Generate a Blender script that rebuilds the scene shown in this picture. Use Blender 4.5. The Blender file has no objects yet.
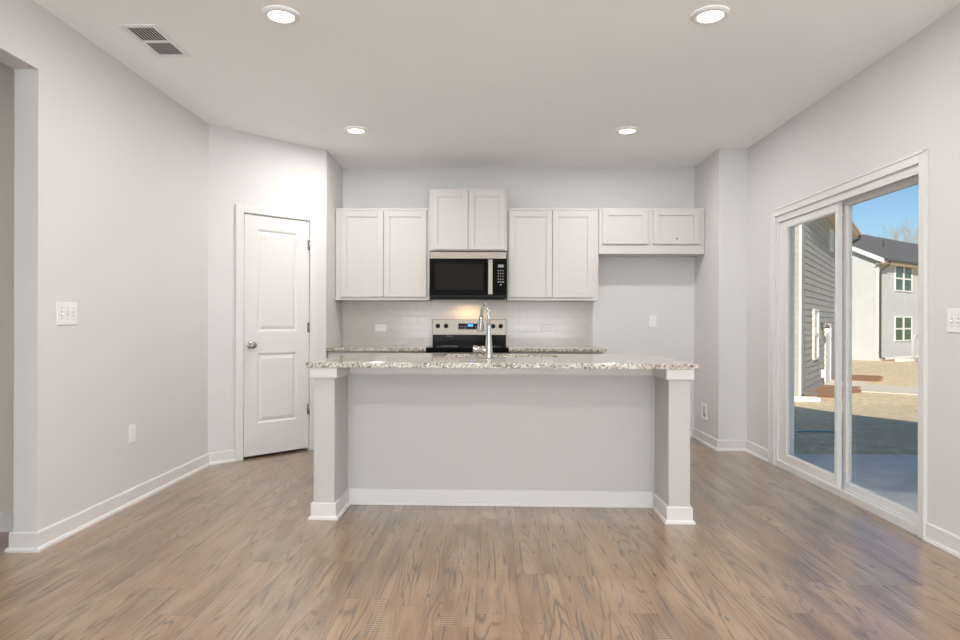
import bpy, bmesh, math, random
from mathutils import Vector, Matrix

scene = bpy.context.scene
COL = scene.collection
R = math.radians

# ------------------------------------------------------------------ camera
cam_d = bpy.data.cameras.new('camera')
cam = bpy.data.objects.new('camera', cam_d)
COL.objects.link(cam)
cam.location = (0, 0, 1.143)
cam.rotation_euler = (R(90), R(-0.17), R(0.9))
cam_d.sensor_width = 36
cam_d.lens = 24
cam_d.shift_y = 3.5 / 960
cam_d.clip_end = 500
scene.camera = cam

# ------------------------------------------------------------------ colour management
vs = scene.view_settings
vs.view_transform = 'Standard'
vs.look = 'None'
vs.gamma = 1
vs.use_curve_mapping = False
vs.exposure = 0.27

# ------------------------------------------------------------------ sky, sun, added fill light
SUN_DIR = Vector((-0.325, -0.843, 0.429)).normalized()
SUN_EL = math.asin(SUN_DIR.z)
w = bpy.data.worlds.new('sky')
scene.world = w
w.use_nodes = True
nt = w.node_tree
nt.nodes.clear()
wo = nt.nodes.new('ShaderNodeOutputWorld')
bg = nt.nodes.new('ShaderNodeBackground')
sk = nt.nodes.new('ShaderNodeTexSky')
sk.sky_type = 'NISHITA'
sk.sun_disc = False
sk.sun_elevation = SUN_EL
sk.sun_rotation = math.atan2(SUN_DIR.x, SUN_DIR.y)
sk.air_density = 1.0
sk.dust_density = 0.1
sk.ozone_density = 2.5
bg.inputs['Strength'].default_value = 0.088
tint = nt.nodes.new('ShaderNodeMix')
tint.data_type = 'RGBA'
tint.blend_type = 'MULTIPLY'
tint.inputs[0].default_value = 1
tint.inputs[7].default_value = (.80, .93, 1.0, 1)
nt.links.new(sk.outputs[0], tint.inputs[6])
nt.links.new(tint.outputs[2], bg.inputs[0])
nt.links.new(bg.outputs[0], wo.inputs[0])

sl = bpy.data.lights.new('sun', 'SUN')
sl.energy = 5.0
sl.angle = R(0.6)
sl.color = (1, 0.90, 0.76)
so = bpy.data.objects.new('sun', sl)
COL.objects.link(so)
so.rotation_euler = SUN_DIR.to_track_quat('Z', 'Y').to_euler()
so.location = (-20, -40, 30)


def area_light(name, loc, rot, sx, sy, power, color, shape='RECTANGLE', spread=None):
    l = bpy.data.lights.new(name, 'AREA')
    l.shape = shape
    l.size = sx
    l.size_y = sy
    l.energy = power
    l.color = color
    if spread:
        l.spread = spread
    o = bpy.data.objects.new(name, l)
    COL.objects.link(o)
    o.location = loc
    o.rotation_euler = rot
    return o


# added unseen fill lights at two added rear-wall windows, behind the camera
WIN_ADDED = [(-1.15, 2.0), (1.1, 2.0)]          # centre x, width
for i, (cx, ww) in enumerate(WIN_ADDED):
    area_light('window_daylight', (cx, -2.93, 1.30), (R(128), 0, 0), ww - .1, 1.9, 100, (0.95, 0.975, 1.0))

LAMPS = [(-1.08, 3.28), (1.125, 3.30), (-1.105, 5.24), (1.118, 5.26), (-1.08, 1.2), (1.12, 1.2), (-1.08, -1.0), (1.12, -1.0)]  # last four are added out of view to brighten the room
LAMP_W = 12
LAMP_C = (1.0, 0.975, 0.95)

# ------------------------------------------------------------------ node helpers


class N:
    def __init__(s, name, rough=0.5, metal=0.0, base=(.8, .8, .8), spec=0.5):
        s.m = bpy.data.materials.new(name)
        s.m.use_nodes = True
        s.t = s.m.node_tree
        s.b = s.t.nodes['Principled BSDF']
        s.b.inputs['Base Color'].default_value = (*base, 1)
        s.b.inputs['Roughness'].default_value = rough
        s.b.inputs['Metallic'].default_value = metal
        s.b.inputs['Specular IOR Level'].default_value = spec

    def new(s, t, **kw):
        n = s.t.nodes.new(t)
        for k, v in kw.items():
            setattr(n, k, v)
        return n

    def put(s, sock, v):
        if isinstance(v, bpy.types.NodeSocket):
            s.t.links.new(v, sock)
        elif isinstance(v, (tuple, list)) and len(v) == 3 and sock.type == 'RGBA':
            sock.default_value = (*v, 1)
        else:
            sock.default_value = v

    def math(s, op, a, b=None, c=None, clamp=False):
        n = s.new('ShaderNodeMath', operation=op, use_clamp=clamp)
        s.put(n.inputs[0], a)
        if b is not None:
            s.put(n.inputs[1], b)
        if c is not None:
            s.put(n.inputs[2], c)
        return n.outputs[0]

    def step(s, v, a, b):
        n = s.new('ShaderNodeMapRange', interpolation_type='SMOOTHSTEP')
        s.put(n.inputs['Value'], v)
        n.inputs['From Min'].default_value = a
        n.inputs['From Max'].default_value = b
        return n.outputs[0]

    def coord(s, kind='Object'):
        return s.new('ShaderNodeTexCoord').outputs[kind]

    def sep(s, v):
        n = s.new('ShaderNodeSeparateXYZ')
        s.put(n.inputs[0], v)
        return n.outputs

    def comb(s, x, y, z=0.0):
        n = s.new('ShaderNodeCombineXYZ')
        s.put(n.inputs[0], x)
        s.put(n.inputs[1], y)
        s.put(n.inputs[2], z)
        return n.outputs[0]

    def noise(s, vec, scale, detail=3, rough=.5, dist=0, out=0):
        n = s.new('ShaderNodeTexNoise')
        s.put(n.inputs['Vector'], vec)
        n.inputs['Scale'].default_value = scale
        n.inputs['Detail'].default_value = detail
        n.inputs['Roughness'].default_value = rough
        n.inputs['Distortion'].default_value = dist
        return n.outputs[out]

    def vor(s, vec, scale, feature='F1', out='Distance', rnd=1):
        n = s.new('ShaderNodeTexVoronoi', feature=feature)
        s.put(n.inputs['Vector'], vec)
        n.inputs['Scale'].default_value = scale
        n.inputs['Randomness'].default_value = rnd
        return n.outputs[out]

    def white(s, vec):
        n = s.new('ShaderNodeTexWhiteNoise', noise_dimensions='2D')
        s.put(n.inputs['Vector'], vec)
        return n.outputs[0]

    def mix(s, f, a, b, mode='MIX'):
        n = s.new('ShaderNodeMix', data_type='RGBA', blend_type=mode)
        s.put(n.inputs[0], f)
        s.put(n.inputs[6], a)
        s.put(n.inputs[7], b)
        return n.outputs[2]

    def color(s, v):
        s.put(s.b.inputs['Base Color'], v)

    def bump(s, h, strength=.2, dist=.01):
        n = s.new('ShaderNodeBump')
        n.inputs['Strength'].default_value = strength
        n.inputs['Distance'].default_value = dist
        s.put(n.inputs['Height'], h)
        s.t.links.new(n.outputs[0], s.b.inputs['Normal'])


def paint(name, c, rough=.55, bumpy=.04, spec=.3):
    n = N(name, rough, 0, c, spec)
    co = n.coord()
    v = n.noise(co, 1.3, 2)
    n.color(n.mix(v, tuple(x * .985 for x in c), tuple(min(1, x * 1.015) for x in c)))
    n.bump(n.noise(co, 260, 2), bumpy, .002)
    return n.m


M = {}
M['wall'] = paint('wall_paint', (.692, .688, .676), .6, .06)
M['ceiling'] = paint('ceiling_paint', (.95, .95, .94), .8, .1, .15)
M['trim'] = paint('trim_paint', (.735, .73, .715), .35, .01, .4)
M['cabinet'] = paint('cabinet_paint', (.60, .582, .555), .38, .01, .4)
M['island'] = paint('island_paint', (.57, .562, .545), .45, .02, .35)
M['plastic'] = paint('white_plastic', (.86, .86, .84), .3, .0, .5)
M['dark'] = paint('dark_slot', (.05, .05, .05), .6, 0)  # near-black colour painted in for the shade inside hollows
M['hall'] = paint('hall_paint', (.70, .65, .58), .6, .06)


def metal(name, c, rough, brushed=None):
    n = N(name, rough, 1.0, c)
    if brushed:
        x, y, z = n.sep(n.coord())
        v = n.noise(n.comb(n.math('MULTIPLY', x, brushed[0]), n.math('MULTIPLY', y, brushed[1]), n.math('MULTIPLY', z, brushed[2])), 1, 2)
        n.put(n.b.inputs['Roughness'], n.math('MULTIPLY_ADD', v, .2, rough - .1))
        n.color(n.mix(v, tuple(k * .92 for k in c), c))
    return n.m


M['steel'] = metal('brushed_steel', (.30, .268, .235), .38, (6, 6, 500))
M['chrome'] = metal('polished_chrome', (.62, .62, .62), .12)
M['nickel'] = metal('satin_nickel', (.45, .43, .40), .25)
M['blackgloss'] = N('black_glass', .12, 0, (.005, .005, .005), .05).m
M['blackplastic'] = N('black_plastic', .35, 0, (.010, .010, .010), .2).m
M['mesh'] = N('door_window_mesh', .35, 0, (.012, .010, .008), .08).m
M['grey'] = N('grey_print', .5, 0, (.35, .35, .35)).m
M['softgrey'] = N('soft_grey_mark', .5, 0, (.52, .51, .5)).m


def emis(name, c, st):
    n = N(name, .5, 0, c)
    n.b.inputs['Emission Color'].default_value = (*c, 1)
    n.b.inputs['Emission Strength'].default_value = st
    return n.m


M['lamp'] = emis('lit_diffuser', (1, .97, .93), 6)
M['blue'] = emis('blue_digits', (.05, .25, 1.0), 1.6)
M['bulb'] = emis('lit_bulb', (1, .9, .7), 1.5)


def mat_floor():
    n = N('wood_plank_floor', .3, 0, (.4, .3, .2), .8)
    x, y, z = n.sep(n.coord())
    PW, PL = .18, 1.22
    X = n.math('DIVIDE', n.math('ADD', x, 20.035), PW)
    row = n.math('FLOOR', X)
    fx = n.math('FRACT', X)
    r1 = n.white(n.comb(row, 3.7))
    Y = n.math('ADD', n.math('DIVIDE', n.math('ADD', y, 20), PL), n.math('MULTIPLY', r1, 7.3))
    cidx = n.math('FLOOR', Y)
    fy = n.math('FRACT', Y)
    pid = n.white(n.comb(row, cidx))
    pid2 = n.white(n.comb(n.math('ADD', row, 31.5), cidx))
    # plank-local position in metres, shifted per plank
    lx = n.math('MULTIPLY', n.math('SUBTRACT', fx, .5), PW)
    ly = n.math('ADD', n.math('MULTIPLY', fy, PL), n.math('MULTIPLY', pid, 57))
    lz = n.math('MULTIPLY', pid2, 23)
    v_low = n.comb(n.math('MULTIPLY', lx, 7.0), n.math('MULTIPLY', ly, .55), lz)
    nlow = n.noise(v_low, 1.0, 1.5, .4, .1)
    nlow = n.math('ADD', nlow, n.math('MULTIPLY', n.noise(n.comb(n.math('MULTIPLY', lx, 30), n.math('MULTIPLY', ly, 5), lz), 1, 1), .022))
    # cathedral grain = contour lines of a stretched field
    cont = n.math('PINGPONG', n.math('MULTIPLY', nlow, 26), .5)
    line = n.math('SUBTRACT', 1.0, n.step(cont, .0, .24))
    fine = n.noise(n.comb(n.math('MULTIPLY', lx, 190), n.math('MULTIPLY', ly, 7), lz), 1, 3, .6)
    fine2 = n.noise(n.comb(n.math('MULTIPLY', lx, 60), n.math('MULTIPLY', ly, 2.4), lz), 1, 3, .6)
    broad = n.noise(n.comb(n.math('MULTIPLY', lx, 9), n.math('MULTIPLY', ly, 1.3), n.math('ADD', lz, 5)), 1, 3, .55)
    mask = n.step(n.noise(n.comb(n.math('MULTIPLY', lx, 13), n.math('MULTIPLY', ly, 1.1), n.math('ADD', lz, 11)), 1, 2, .5), .44, .56)
    # colours
    base = n.mix(pid, (.185, .100, .050), (.300, .180, .100))
    base = n.mix(n.step(pid2, .70, 1.0), base, (.185, .118, .075))
    base = n.mix(n.step(broad, .35, .7), base, (.37, .235, .138))
    base = n.mix(n.math('MULTIPLY', n.step(fine2, .45, .75), .35), base, (.22, .145, .09))
    base = n.mix(n.math('MULTIPLY', n.step(fine, .4, .8), .30), base, (.42, .295, .195))
    lm = n.math('MULTIPLY', n.math('MULTIPLY', line, mask), n.step(fine, .25, .55))
    base = n.mix(n.math('MULTIPLY', lm, .9), base, (.105, .075, .058))
    lm2 = n.math('MULTIPLY', line, n.math('SUBTRACT', 1.0, mask))
    base = n.mix(n.math('MULTIPLY', lm2, .22), base, (.17, .11, .07))
    # long dark cracks
    crack = n.noise(n.comb(n.math('MULTIPLY', lx, 62), n.math('MULTIPLY', ly, 2.0), n.math('ADD', lz, 3)), 1, 2, .6, .4)
    ck = n.math('MULTIPLY', n.step(crack, .61, .68), n.step(fine, .3, .5))
    base = n.mix(n.math('MULTIPLY', ck, .8), base, (.065, .052, .05))
    # knots
    kv = n.comb(n.math('MULTIPLY', lx, 8.5), n.math('MULTIPLY', ly, 3.0), lz)
    kd = n.vor(kv, 1.0)
    kd = n.math('ADD', kd, n.math('MULTIPLY', n.noise(kv, 6, 2), .06))
    knot = n.math('SUBTRACT', 1.0, n.step(kd, .085, .125))
    base = n.mix(n.math('MULTIPLY', knot, .8), base, (.085, .07, .065))
    ring = n.math('SUBTRACT', 1.0, n.step(n.math('ABSOLUTE', n.math('SUBTRACT', kd, .2)), .0, .025))
    base = n.mix(n.math('MULTIPLY', ring, .35), base, (.13, .09, .06))
    # saw marks across the plank
    sw = n.math('PINGPONG', n.math('ADD', n.math('MULTIPLY', ly, 62), n.math('MULTIPLY', fine2, .5)), .5)
    smask = n.step(n.noise(n.comb(n.math('MULTIPLY', lx, 9), n.math('MULTIPLY', ly, 2.2), n.math('ADD', lz, 17)), 1, 2, .6), .52, .66)
    sm = n.math('MULTIPLY', n.math('SUBTRACT', 1.0, n.step(sw, .08, .22)), smask)
    base = n.mix(n.math('MULTIPLY', sm, .42), base, (.60, .49, .38))
    sm3 = n.math('MULTIPLY', n.step(sw, .36, .46), smask)
    base = n.mix(n.math('MULTIPLY', sm3, .22), base, (.16, .11, .08))
    # seams
    ex = n.math('MINIMUM', fx, n.math('SUBTRACT', 1.0, fx))
    ey = n.math('MINIMUM', fy, n.math('SUBTRACT', 1.0, fy))
    seam = n.math('MAXIMUM', n.math('SUBTRACT', 1.0, n.step(ex, .0, .014)), n.math('SUBTRACT', 1.0, n.step(ey, .0, .0018)))
    base = n.mix(n.math('MULTIPLY', seam, .75), base, (.11, .075, .05))
    n.color(base)
    n.put(n.b.inputs['Roughness'], n.math('MULTIPLY_ADD', fine2, .12, .25))
    n.b.inputs['Coat Weight'].default_value = .7
    n.b.inputs['Coat Roughness'].default_value = .22
    n.b.inputs['Coat IOR'].default_value = 1.7
    n.bump(n.math('SUBTRACT', n.math('MULTIPLY', fine, .5), n.math('ADD', seam, n.math('MULTIPLY', lm, .4))), .12, .002)
    return n.m


M['floor'] = mat_floor()


def mat_granite():
    n = N('speckled_granite', .08, 0, (.7, .65, .6), .5)
    co = n.coord()
    a = n.noise(co, 18, 4, .6)
    b = n.noise(co, 55, 3, .6)
    base = n.mix(n.step(a, .35, .65), (.62, .58, .50), (.40, .34, .27))
    base = n.mix(n.step(b, .48, .62), base, (.68, .66, .61))
    d = n.noise(co, 68, 3, .65)
    base = n.mix(n.step(d, .55, .60), base, (.17, .15, .13))
    e = n.vor(co, 52)
    base = n.mix(n.math('SUBTRACT', 1.0, n.step(e, .16, .22)), base, (.045, .035, .035))
    f = n.noise(co, 38, 4, .7)
    base = n.mix(n.step(f, .58, .62), base, (.10, .08, .08))
    n.color(base)
    return n.m


M['granite'] = mat_granite()


def mat_tile():
    n = N('subway_tile', .15, 0, (.6, .56, .52), .5)
    x, y, z = n.sep(n.coord())
    br = n.new('ShaderNodeTexBrick')
    n.put(br.inputs['Vector'], n.comb(x, n.math('SUBTRACT', z, .915)))
    br.offset = .5
    br.inputs['Scale'].default_value = 1
    br.inputs['Brick Width'].default_value = .150
    br.inputs['Row Height'].default_value = .0745
    br.inputs['Mortar Size'].default_value = .0016
    br.inputs['Mortar Smooth'].default_value = .3
    br.inputs['Color1'].default_value = (.60, .555, .515, 1)
    br.inputs['Color2'].default_value = (.63, .585, .545, 1)
    br.inputs['Mortar'].default_value = (.47, .435, .40, 1)
    n.color(br.outputs[0])
    n.put(n.b.inputs['Roughness'], n.math('MULTIPLY_ADD', br.outputs['Fac'], .5, .15))
    n.bump(n.math('ADD', n.math('SUBTRACT', 1.0, br.outputs['Fac']), n.math('MULTIPLY', n.noise(n.coord(), 9, 1), .5)), .25, .002)
    return n.m


M['tile'] = mat_tile()


def mat_glass():
    m = bpy.data.materials.new('clear_pane_glass')
    m.use_nodes = True
    t = m.node_tree
    t.nodes.clear()
    o = t.nodes.new('ShaderNodeOutputMaterial')
    mx = t.nodes.new('ShaderNodeMixShader')
    tr = t.nodes.new('ShaderNodeBsdfTransparent')
    gl = t.nodes.new('ShaderNodeBsdfGlossy')
    fr = t.nodes.new('ShaderNodeFresnel')
    tr.inputs[0].default_value = (.99, 1, .995, 1)
    gl.inputs['Roughness'].default_value = 0.01
    fr.inputs[0].default_value = 1.3
    ge = t.nodes.new('ShaderNodeNewGeometry')
    mu = t.nodes.new('ShaderNodeMath')
    mu.operation = 'MULTIPLY'
    iv = t.nodes.new('ShaderNodeMath')
    iv.operation = 'SUBTRACT'
    iv.inputs[0].default_value = 1
    t.links.new(ge.outputs['Backfacing'], iv.inputs[1])
    t.links.new(fr.outputs[0], mu.inputs[0])
    t.links.new(iv.outputs[0], mu.inputs[1])
    t.links.new(mu.outputs[0], mx.inputs[0])
    t.links.new(tr.outputs[0], mx.inputs[1])
    t.links.new(gl.outputs[0], mx.inputs[2])
    t.links.new(mx.outputs[0], o.inputs[0])
    return m


M['glass'] = mat_glass()


def mat_noisy(name, c1, c2, scale, rough=.9, bump=.3, bd=.02, c3=None, aniso=(1, 1, 1)):
    n = N(name, rough, 0, c1, .2)
    x, y, z = n.sep(n.coord())
    v = n.comb(n.math('MULTIPLY', x, aniso[0]), n.math('MULTIPLY', y, aniso[1]), n.math('MULTIPLY', z, aniso[2]))
    a = n.noise(v, scale, 5, .65)
    col = n.mix(n.step(a, .35, .65), c1, c2)
    if c3:
        col = n.mix(n.step(n.noise(v, scale * .15, 3), .5, .7), col, c3)
    n.color(col)
    n.bump(a, bump, bd)
    return n.m


M['lawn'] = mat_noisy('dormant_straw_lawn', (.66, .52, .33), (.90, .77, .53), 9, .95, .5, .03, (.78, .64, .43), (1, .6, 1))
M['mulch'] = mat_noisy('reddish_mulch', (.30, .15, .08), (.50, .29, .17), 14, .95, .8, .03)
M['concrete'] = mat_noisy('pale_concrete', (.78, .76, .72), (.86, .84, .80), 5, .85, .1, .004)
M['shingle'] = mat_noisy('charcoal_shingles', (.10, .10, .105), (.17, .17, .175), 12, .9, .3, .01)
M['siding_white'] = mat_noisy('white_lap_siding', (.52, .53, .54), (.55, .56, .57), 1.5, .7, .02, .002)
M['siding_grey'] = mat_noisy('grey_lap_siding', (.36, .355, .335), (.41, .40, .38), 1.5, .7, .02, .002)
M['soffit'] = mat_noisy('tan_soffit', (.52, .42, .31), (.58, .47, .35), 2, .7, .02, .002)
M['gutter'] = paint('dark_gutter_paint', (.07, .06, .05), .4, 0)
M['spout'] = paint('olive_downspout_paint', (.14, .15, .12), .4, 0)
M['bark'] = mat_noisy('bare_branch_bark', (.36, .30, .25), (.50, .43, .36), 20, .9, .1, .01)
M['hose'] = N('blue_hose', .5, 0, (.08, .38, .52)).m
M['pane'] = N('green_tinted_pane', .08, 0, (.035, .075, .045), .6).m
M['palepane'] = N('pale_reflecting_pane', .3, 0, (.50, .62, .55), .6).m  # pale base colour stands in for light reflected off the glass

# ------------------------------------------------------------------ mesh builder


class MB:
    def __init__(s):
        s.bm = bmesh.new()

    def box(s, x0, x1, y0, y1, z0, z1, rz=0, piv=(0, 0)):
        if x1 < x0: x0, x1 = x1, x0
        if y1 < y0: y0, y1 = y1, y0
        if z1 < z0: z0, z1 = z1, z0
        vs_ = [s.bm.verts.new((x, y, z)) for z in (z0, z1) for y in (y0, y1) for x in (x0, x1)]
        for f in ((0, 2, 3, 1), (4, 5, 7, 6), (0, 1, 5, 4), (2, 6, 7, 3), (0, 4, 6, 2), (1, 3, 7, 5)):
            s.bm.faces.new([vs_[i] for i in f])
        return s

    def frustum_y(s, x0, x1, z0, z1, yb, yf, inset):
        """raised field: big rectangle at yb, smaller at yf"""
        a = [s.bm.verts.new(p) for p in ((x0, yb, z0), (x1, yb, z0), (x1, yb, z1), (x0, yb, z1))]
        i = inset
        b = [s.bm.verts.new(p) for p in ((x0 + i, yf, z0 + i), (x1 - i, yf, z0 + i), (x1 - i, yf, z1 - i), (x0 + i, yf, z1 - i))]
        s.bm.faces.new(b)
        for k in range(4):
            s.bm.faces.new((a[k], a[(k + 1) % 4], b[(k + 1) % 4], b[k]))
        return s

    def prism(s, poly, z0, z1):
        a = [s.bm.verts.new((x, y, z0)) for x, y in poly]
        b = [s.bm.verts.new((x, y, z1)) for x, y in poly]
        n = len(poly)
        s.bm.faces.new(list(reversed(a)))
        s.bm.faces.new(b)
        for k in range(n):
            s.bm.faces.new((a[k], a[(k + 1) % n], b[(k + 1) % n], b[k]))
        return s

    def poly(s, pts):
        s.bm.faces.new([s.bm.verts.new(p) for p in pts])
        return s

    def tube(s, path, rad, seg=12, caps=True, smooth=True):
        path = [Vector(p) for p in path]
        n = len(path)
        rads = rad if isinstance(rad, (list, tuple)) else [rad] * n
        rings = []
        prev = None
        for i, p in enumerate(path):
            d = (path[min(i + 1, n - 1)] - path[max(i - 1, 0)]).normalized()
            if prev is None:
                up = Vector((0, 0, 1)) if abs(d.z) < .9 else Vector((1, 0, 0))
                u = d.cross(up).normalized()
            else:
                u = (prev - d * prev.dot(d)).normalized()
            prev = u
            v = d.cross(u)
            rings.append([s.bm.verts.new(p + (u * math.cos(2 * math.pi * k / seg) + v * math.sin(2 * math.pi * k / seg)) * rads[i]) for k in range(seg)])
        for a, b in zip(rings, rings[1:]):
            for k in range(seg):
                f = s.bm.faces.new((a[k], a[(k + 1) % seg], b[(k + 1) % seg], b[k]))
                f.smooth = smooth
        if caps:
            s.bm.faces.new(list(reversed(rings[0])))
            s.bm.faces.new(rings[-1])
        return s

    def lathe(s, prof, c, axis='Z', seg=32):
        """prof: (r, h) list"""
        c = Vector(c)
        ax = {'X': Vector((1, 0, 0)), 'Y': Vector((0, 1, 0)), 'Z': Vector((0, 0, 1))}[axis] if isinstance(axis, str) else Vector(axis).normalized()
        t = Vector((0, 0, 1)) if abs(ax.z) < .9 else Vector((1, 0, 0))
        u = ax.cross(t).normalized()
        v = ax.cross(u)
        rings = []
        for r, h in prof:
            if r < 1e-6:
                rings.append([s.bm.verts.new(c + ax * h)])
            else:
                rings.append([s.bm.verts.new(c + ax * h + (u * math.cos(2 * math.pi * k / seg) + v * math.sin(2 * math.pi * k / seg)) * r) for k in range(seg)])
        for a, b in zip(rings, rings[1:]):
            for k in range(seg):
                k2 = (k + 1) % seg
                if len(a) == 1 and len(b) == 1:
                    continue
                if len(a) == 1:
                    f = s.bm.faces.new((a[0], b[k2], b[k]))
                elif len(b) == 1:
                    f = s.bm.faces.new((a[k], a[k2], b[0]))
                else:
                    f = s.bm.faces.new((a[k], a[k2], b[k2], b[k]))
                f.smooth = True
        return s

    def sweep(s, path, prof, closed=False):
        """profile (offset to the LEFT of the walking direction, z) swept along a 2D path with mitres"""
        P = [Vector(p) for p in path]
        n = len(P)
        rings = []
        for i in range(n):
            def nrm(a, b):
                d = (b - a).normalized()
                return Vector((-d.y, d.x))
            if closed:
                n1 = nrm(P[i - 1], P[i]); n2 = nrm(P[i], P[(i + 1) % n])
            else:
                n1 = nrm(P[i - 1], P[i]) if i > 0 else nrm(P[0], P[1])
                n2 = nrm(P[i], P[i + 1]) if i < n - 1 else n1
            m = (n1 + n2)
            m = m / (1 + n1.dot(n2))
            rings.append([s.bm.verts.new((P[i].x + m.x * o, P[i].y + m.y * o, z)) for o, z in prof])
        k = len(prof)
        rr = list(zip(rings, rings[1:])) + ([(rings[-1], rings[0])] if closed else [])
        for a, b in rr:
            for j in range(k):
                s.bm.faces.new((a[j], a[(j + 1) % k], b[(j + 1) % k], b[j]))
        if not closed:
            s.bm.faces.new(rings[0])
            s.bm.faces.new(list(reversed(rings[-1])))
        return s

    def build(s, name, mat, parent=None, bevel=0, recalc=True):
        if recalc:
            bmesh.ops.recalc_face_normals(s.bm, faces=s.bm.faces)
        me = bpy.data.meshes.new(name)
        s.bm.to_mesh(me)
        s.bm.free()
        me.materials.append(M[mat] if isinstance(mat, str) else mat)
        o = bpy.data.objects.new(name, me)
        COL.objects.link(o)
        if parent:
            o.parent = parent
        if bevel:
            b = o.modifiers.new('bevel', 'BEVEL')
            b.width = bevel
            b.segments = 2
            b.limit_method = 'ANGLE'
            b.angle_limit = R(35)
        return o


def tag(o, label, cat, group=None, kind=None):
    o['label'] = label
    o['category'] = cat
    if group: o['group'] = group
    if kind: o['kind'] = kind
    return o


def thing(name, label, cat, loc=(0, 0, 0), rz=0, group=None, kind=None):
    o = bpy.data.objects.new(name, None)
    COL.objects.link(o)
    o.location = loc
    o.rotation_euler = (0, 0, rz)
    o.empty_display_size = .05
    return tag(o, label, cat, group, kind)


def dup(o, parent=None):
    c = o.copy()
    COL.objects.link(c)
    if parent:
        c.parent = parent
    for ch in [q for q in KIDS.get(o.name, [])]:
        dup(ch, c)
    return c


KIDS = {}


def kid(p, o):
    KIDS.setdefault(p.name, []).append(o)
    return o


# ------------------------------------------------------------------ room shell
H = 2.733
XL, XR, YB = -2.262, 2.325, 6.52
YC = 5.10                       # left wall ends, angled pantry wall starts
PX, PY = -1.51, 5.87            # end of the angled wall
NX, NY = 2.07, 5.83             # right return of the kitchen recess
YREAR = -3.0
TH_ = .12

# floor (interior, one slab)
fl = MB().prism([(-4.6, YREAR - .1), (2.44, YREAR - .1), (2.44, 6.64), (-4.6, 6.64)], -.04, 0).build('floor', 'floor')
tag(fl, 'rustic brown wood plank floor with dark knots and grain', 'floor', kind='structure')
ce = MB().prism([(-4.6, YREAR - .1), (2.47, YREAR - .1), (2.47, 6.66), (-4.6, 6.66)], H, H + .1).build('ceiling', 'ceiling')
tag(ce, 'flat light grey painted ceiling with recessed lights', 'ceiling', kind='structure')

# left wall: solid from the opening to the pantry wall, header over the opening, solid again behind the camera
mb = MB()
OY0, OY1, OZ = 1.3, 3.165, 2.408
mb.box(XL - TH_, XL, OY1, YC + .05, 0, H)
mb.box(XL - TH_, XL, OY0, OY1, OZ, H)
mb.box(XL - TH_, XL, YREAR, OY0, 0, H)
tag(mb.build('wall_left', 'wall'), 'long pale left wall with a wide cased-free opening', 'wall', kind='structure')
# angled pantry wall with a door opening
ang = math.atan2(PY - YC, PX - XL)
LA = math.hypot(PY - YC, PX - XL)
D0, D1, DZ = .288, .901, 2.062
wa = thing('wall_pantry', 'angled corner wall around the white pantry door', 'wall', (XL, YC, 0), ang, kind='structure')
MB().box(0, D0, 0, TH_, 0, H).box(D1, LA, 0, TH_, 0, H).box(D0, D1, 0, TH_, DZ, H).build('wall_panel', 'wall', wa)
MB().box(-.1, LA - .1, .8, .86, 0, H).box(.02, .06, TH_, .8, 0, H).box(LA - .14, LA - .10, TH_, .8, 0, H).build('closet_back', 'dark', wa)  # near-black colour stands in for the unlit closet
tag(MB().box(PX - TH_, PX, PY + .002, YB + .1, 0, H).build('wall_pantry_return', 'wall'), 'short side wall left of the kitchen cabinets', 'wall', kind='structure')
tag(MB().box(PX - TH_, NX + .26, YB, YB + TH_, 0, H).build('wall_back', 'wall'), 'back wall of the kitchen behind the cabinets', 'wall', kind='structure')
tag(MB().box(NX, XR + .1, NY, YB + .1, 0, H).build('wall_alcove', 'wall'), 'projecting wall block right of the fridge alcove', 'wall', kind='structure')
# right wall with sliding door opening
GY0, GY1, GZ = 3.475, 5.25, 2.02
XO = XR + .14
tag(MB().box(XR, XO, YREAR, GY0, 0, H).box(XR, XO, GY1, YB + .1, 0, H).box(XR, XO, GY0, GY1, GZ, H).build('wall_right', 'wall'),
    'right wall around the sliding patio door', 'wall', kind='structure')
# rear wall with two added windows
mb = MB()
xs = [-4.6]
for cx, ww in WIN_ADDED:
    xs += [cx - ww / 2, cx + ww / 2]
xs.append(XO)
for i in range(0, len(xs), 2):
    mb.box(xs[i], xs[i + 1], YREAR - .14, YREAR, 0, H)
for cx, ww in WIN_ADDED:
    mb.box(cx - ww / 2, cx + ww / 2, YREAR - .14, YREAR, 0, .30)
    mb.box(cx - ww / 2, cx + ww / 2, YREAR - .14, YREAR, 2.30, H)
tag(mb.build('wall_rear', 'wall'), 'rear wall behind the camera with two windows', 'wall', kind='structure')
for i, (cx, ww) in enumerate(WIN_ADDED):  # added windows, unseen, to go with the fill lights
    t = thing('window_%d' % (i + 1), ('left' if i == 0 else 'right') + ' window in the rear wall behind the camera', 'window', (cx, YREAR - .07, .30), kind='structure')
    h = 2.0
    m2 = MB()
    m2.box(-ww / 2, ww / 2, -.04, .04, 0, .05).box(-ww / 2, ww / 2, -.04, .04, h - .05, h)
    m2.box(-ww / 2, -ww / 2 + .05, -.04, .04, .05, h - .05).box(ww / 2 - .05, ww / 2, -.04, .04, .05, h - .05).box(-.025, .025, -.04, .04, .05, h - .05)
    m2.build('window_frame', 'trim', t)
    MB().box(-ww / 2 + .05, ww / 2 - .05, -.004, .004, .05, h - .05).build('pane', 'palepane', t)
# hall beyond the opening
tag(MB().box(-4.6, XL - TH_, 3.47, 3.59, 0, H).build('wall_hall', 'hall'), 'beige hall wall seen through the left opening', 'wall', kind='structure')
tag(MB().box(-4.7, -4.6, YREAR - .14, 3.59, 0, H).build('wall_hall_side', 'hall'), 'far side wall of the hall beyond the opening', 'wall', kind='structure')

# baseboards
BB = [(0, 0), (.026, 0), (.026, .008), (.021, .018), (.013, .022), (.013, .090), (.009, .096), (0, .096)]
BBR = [(-o, z) for o, z in BB]


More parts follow.
